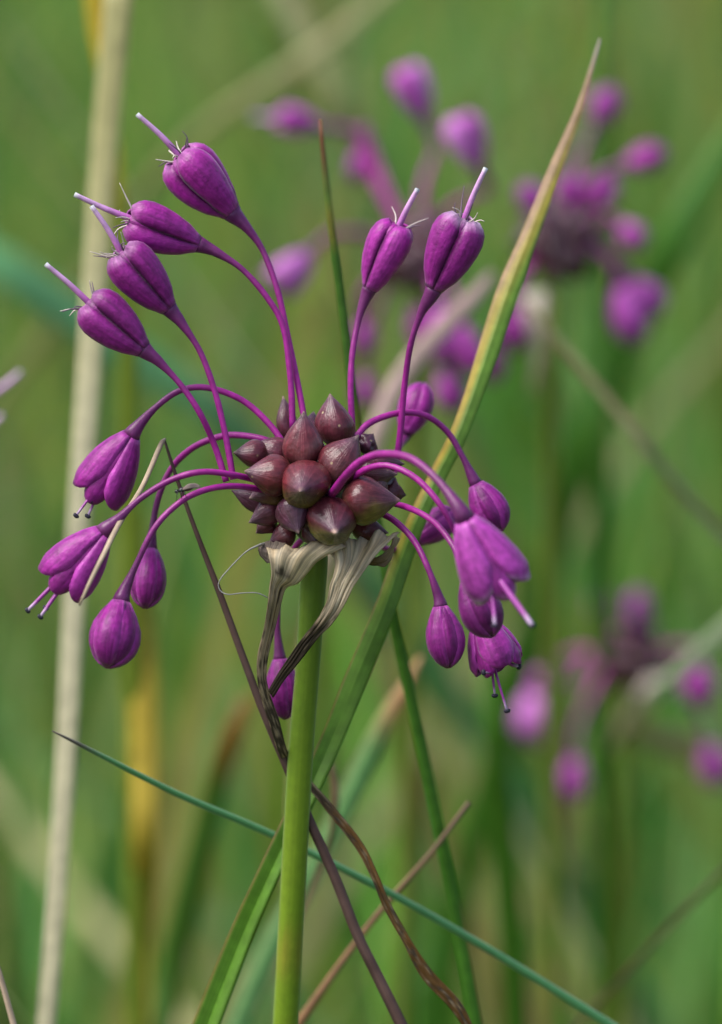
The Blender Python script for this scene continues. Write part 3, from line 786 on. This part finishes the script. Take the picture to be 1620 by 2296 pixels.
# ------------------------------------------------------------------ a small fly on a flower stalk
def build_fly():
    fl = tag(empty('fly', P(414, 1106, -6)), 'tiny dark fly with clear wings resting on an arching purple flower stalk', 'fly')
    def blob(name, pts, rad, col, parent, mat=M_insect):
        q = spline([list(P(*p)) for p in pts], len(rad))
        V, F, C, U = tube_geo(q, [mm(r) for r in rad], lambda t, a: col, 8)
        return mesh_object(name, V, F, mat, parent, C, U)
    blob('abdomen', [(412, 1099, -6.2), (422, 1096, -6.2), (436, 1093, -6.1)], [1, 4.5, 5.5, 5, 3.4, 1], lin(58, 46, 40), fl)
    blob('thorax', [(400, 1101, -6.3), (408, 1099, -6.3), (416, 1097, -6.2)], [1.5, 5, 6.5, 5.5, 2], lin(38, 36, 38), fl)
    blob('head', [(392, 1103, -6.3), (397, 1102, -6.3), (402, 1101, -6.3)], [1, 4, 4.8, 4, 1.5], lin(30, 28, 30), fl)
    for dz in (-.25, .25):
        rows = [(410, 1094, -6.3 + dz, 410, 1099, -6.3 + dz), (424, 1085, -6.3 + dz * 2, 424, 1096, -6.3 + dz * 2), (440, 1084, -6.2 + dz * 2, 440, 1095, -6.2 + dz * 2), (450, 1090, -6.2 + dz * 2, 450, 1094, -6.2 + dz * 2)]
        sheet('wing', rows, M_thread, fl, lambda v, u: lin(128, 112, 108), nu=5, n=10, t=.00002)
    for k, x in enumerate((401, 407, 413)):
        for dz in (-.3, .2):
            blob('leg', [(x, 1101, -6.2), (x - 3 + 3 * k, 1106, -6.2 + dz * 1.4), (x - 5 + 5 * k, 1124 - 4 * k, -5.9 + dz)], [1.0, .9, .8, .7, .6], lin(40, 36, 34), fl)
build_fly()

# ------------------------------------------------------------------ the onions behind, out of focus
def back_plant(label, head, z, hr, stem, flowers, spathe=()):
    q = root_of([(x, y, zz, w) for x, y, zz, w in stem])
    pl = tag(empty('flowering_onion', q[-1, :3]), label, 'wild onion', 'flowering onions in the meadow')
    V, F, C, U = tube_geo(q[:, :3], q[:, 3], lambda t, a: lin(112, 128, 38), 8)
    mesh_object('stem', V, F, M_stem, pl, C, U)
    for k in range(30):
        th = rng.uniform(0, 6.283); h = rng.uniform(-.75, .95); c = math.sqrt(1 - h * h)
        b = (head[0] + .35 * hr * c * math.cos(th), head[1] - .35 * hr * h, z + .35 * hr / 30 * c * math.sin(th) * 1.3)
        t = (head[0] + hr * c * math.cos(th), head[1] - hr * h, z + hr / 30 * c * math.sin(th) * 1.3)
        bulbil(pl, b, t, hr * .74, low=True, tone=.7)
    for kind, b, t, w, st, *tn in flowers:
        dz = rng.uniform(-7, 7) if len(b) < 3 else b[2]
        d = np.array([b[0] - head[0], b[1] - head[1]], float)
        ax = unit(np.array([t[0] - b[0], t[1] - b[1]], float))
        ln = np.linalg.norm(d)
        h0 = np.array(head, float) + d / ln * hr * .5
        c1 = h0 + (np.array([d[0] * .30, -abs(ln) * .28 if t[1] > b[1] else d[1] * .4]))
        c2 = np.array(b[:2], float) - ax * ln * .25
        path = [(h0[0], h0[1], z), (*( .30 * h0 + .55 * c1 + .15 * c2), z + dz * .3), (*(.1 * h0 + .35 * c1 + .55 * c2), z + dz * .7), (c2[0], c2[1], z + dz * .9)]
        flower(pl, kind, (b[0], b[1], z + dz), (t[0], t[1], z + dz), w, path, phi=rng.uniform(0, 120), tone=tn[0] if tn else rng.uniform(-.8, -.1), low=True, thin=18,
               style=None if st is None else (st[0], st[1], z + dz))
    for rows in spathe:
        sheet('spathe_valve', rows, M_papery, pl, lambda v, u: mixc(lin(240, 226, 214), lin(206, 190, 152), v), nu=7, pleat=.06, freq=2, n=20)
    return pl
ZA = 135
back_plant('blurred purple onion behind the two upright right flowers, its flowers reaching the top', (942, 570), ZA, 108,
    [(945, 650, ZA, 40), (935, 900, ZA + 5, 40), (925, 1200, ZA + 12, 42), (915, 1600, ZA + 20, 44)],
    [('post', (950, 262), (905, 150), 84, None, -1), ('post', (1072, 372), (1022, 262), 92, None, -1), ('post', (712, 280), (622, 262), 68, (566, 262)), ('bud', (806, 340), (800, 408), 44, None),
     ('bell', (690, 572), (618, 640), 88, None, -1), ('bell', (985, 690), (1010, 800), 92, None), ('bud', (940, 680), (965, 790), 72, None), ('bud', (815, 720), (822, 800), 48, None),
     ('bud', (822, 840), (818, 915), 48, None), ('bud', (1000, 830), (1018, 925), 72, None), ('bell', (1035, 730), (1060, 830), 70, None)])
ZB = 140
back_plant('blurred purple onion partly behind the pointed leaf, at the right', (1250, 552), ZB, 106,
    [(1246, 620, ZB, 40), (1238, 800, ZB, 40), (1236, 1100, ZB + 6, 42), (1238, 1500, ZB + 14, 44)],
    [('bud', (1338, 272, 8), (1376, 196, 8), 66, None), ('bud', (1404, 372), (1494, 340), 66, None), ('bud', (1302, 452), (1386, 412), 76, None, -1), ('bud', (1270, 470), (1282, 388), 66, None),
     ('bud', (1212, 480), (1172, 412), 62, None), ('bud', (1392, 505), (1446, 552), 60, None), ('bud', (1392, 645), (1424, 775), 84, None, -1), ('bud', (1420, 632), (1482, 706), 78, None, -.9),
     ('bud', (1160, 690), (1150, 790), 62, None), ('bud', (1112, 780), (1100, 860), 50, None)],
    [[(1170, 660, ZB - 6, 1225, 650, ZB - 6), (1180, 720, ZB - 7, 1222, 715, ZB - 7), (1195, 790, ZB - 6, 1222, 785, ZB - 6), (1190, 880, ZB - 5, 1202, 880, ZB - 5)]])
ZC = 185
back_plant('small blurred purple onion at the lower right with a pale papery bract', (1412, 1482), ZC, 84,
    [(1410, 1540, ZC, 32), (1404, 1750, ZC + 4, 36), (1396, 2000, ZC + 8, 38), (1388, 2310, ZC + 12, 40)],
    [('bud', (1214, 1545), (1192, 1670), 104, None, -1.6), ('bud', (1290, 1700), (1284, 1800), 62, None), ('bud', (1562, 1490), (1572, 1590), 76, None), ('bud', (1592, 1670), (1612, 1766), 70, None),
     ('bud', (1372, 1390), (1342, 1322), 64, None), ('bud', (1424, 1400), (1436, 1322), 58, None), ('bud', (1442, 1450), (1446, 1378), 54, None, .5), ('bud', (1236, 1528), (1186, 1530), 54, None)],
    [[(1450, 1520, ZC - 8, 1520, 1512, ZC - 8), (1424, 1565, ZC - 8, 1500, 1545, ZC - 8), (1392, 1620, ZC - 6, 1432, 1600, ZC - 6), (1360, 1690, ZC - 4, 1376, 1680, ZC - 4)]])
ZD = 60
back_plant('onion mostly outside the left edge, only a grey style tip showing', (-190, 1010), ZD, 120,
    [(-190, 1100, ZD, 46), (-180, 1500, ZD + 4, 48), (-170, 2310, ZD + 10, 50)],
    [('post', (-130, 960, 4), (-46, 905, 4), 100, (48, 834)), ('post', (-90, 1040, 3), (-40, 965, 3), 90, (6, 930)), ('bud', (-260, 840, 0), (-280, 740, 0), 90, None)])
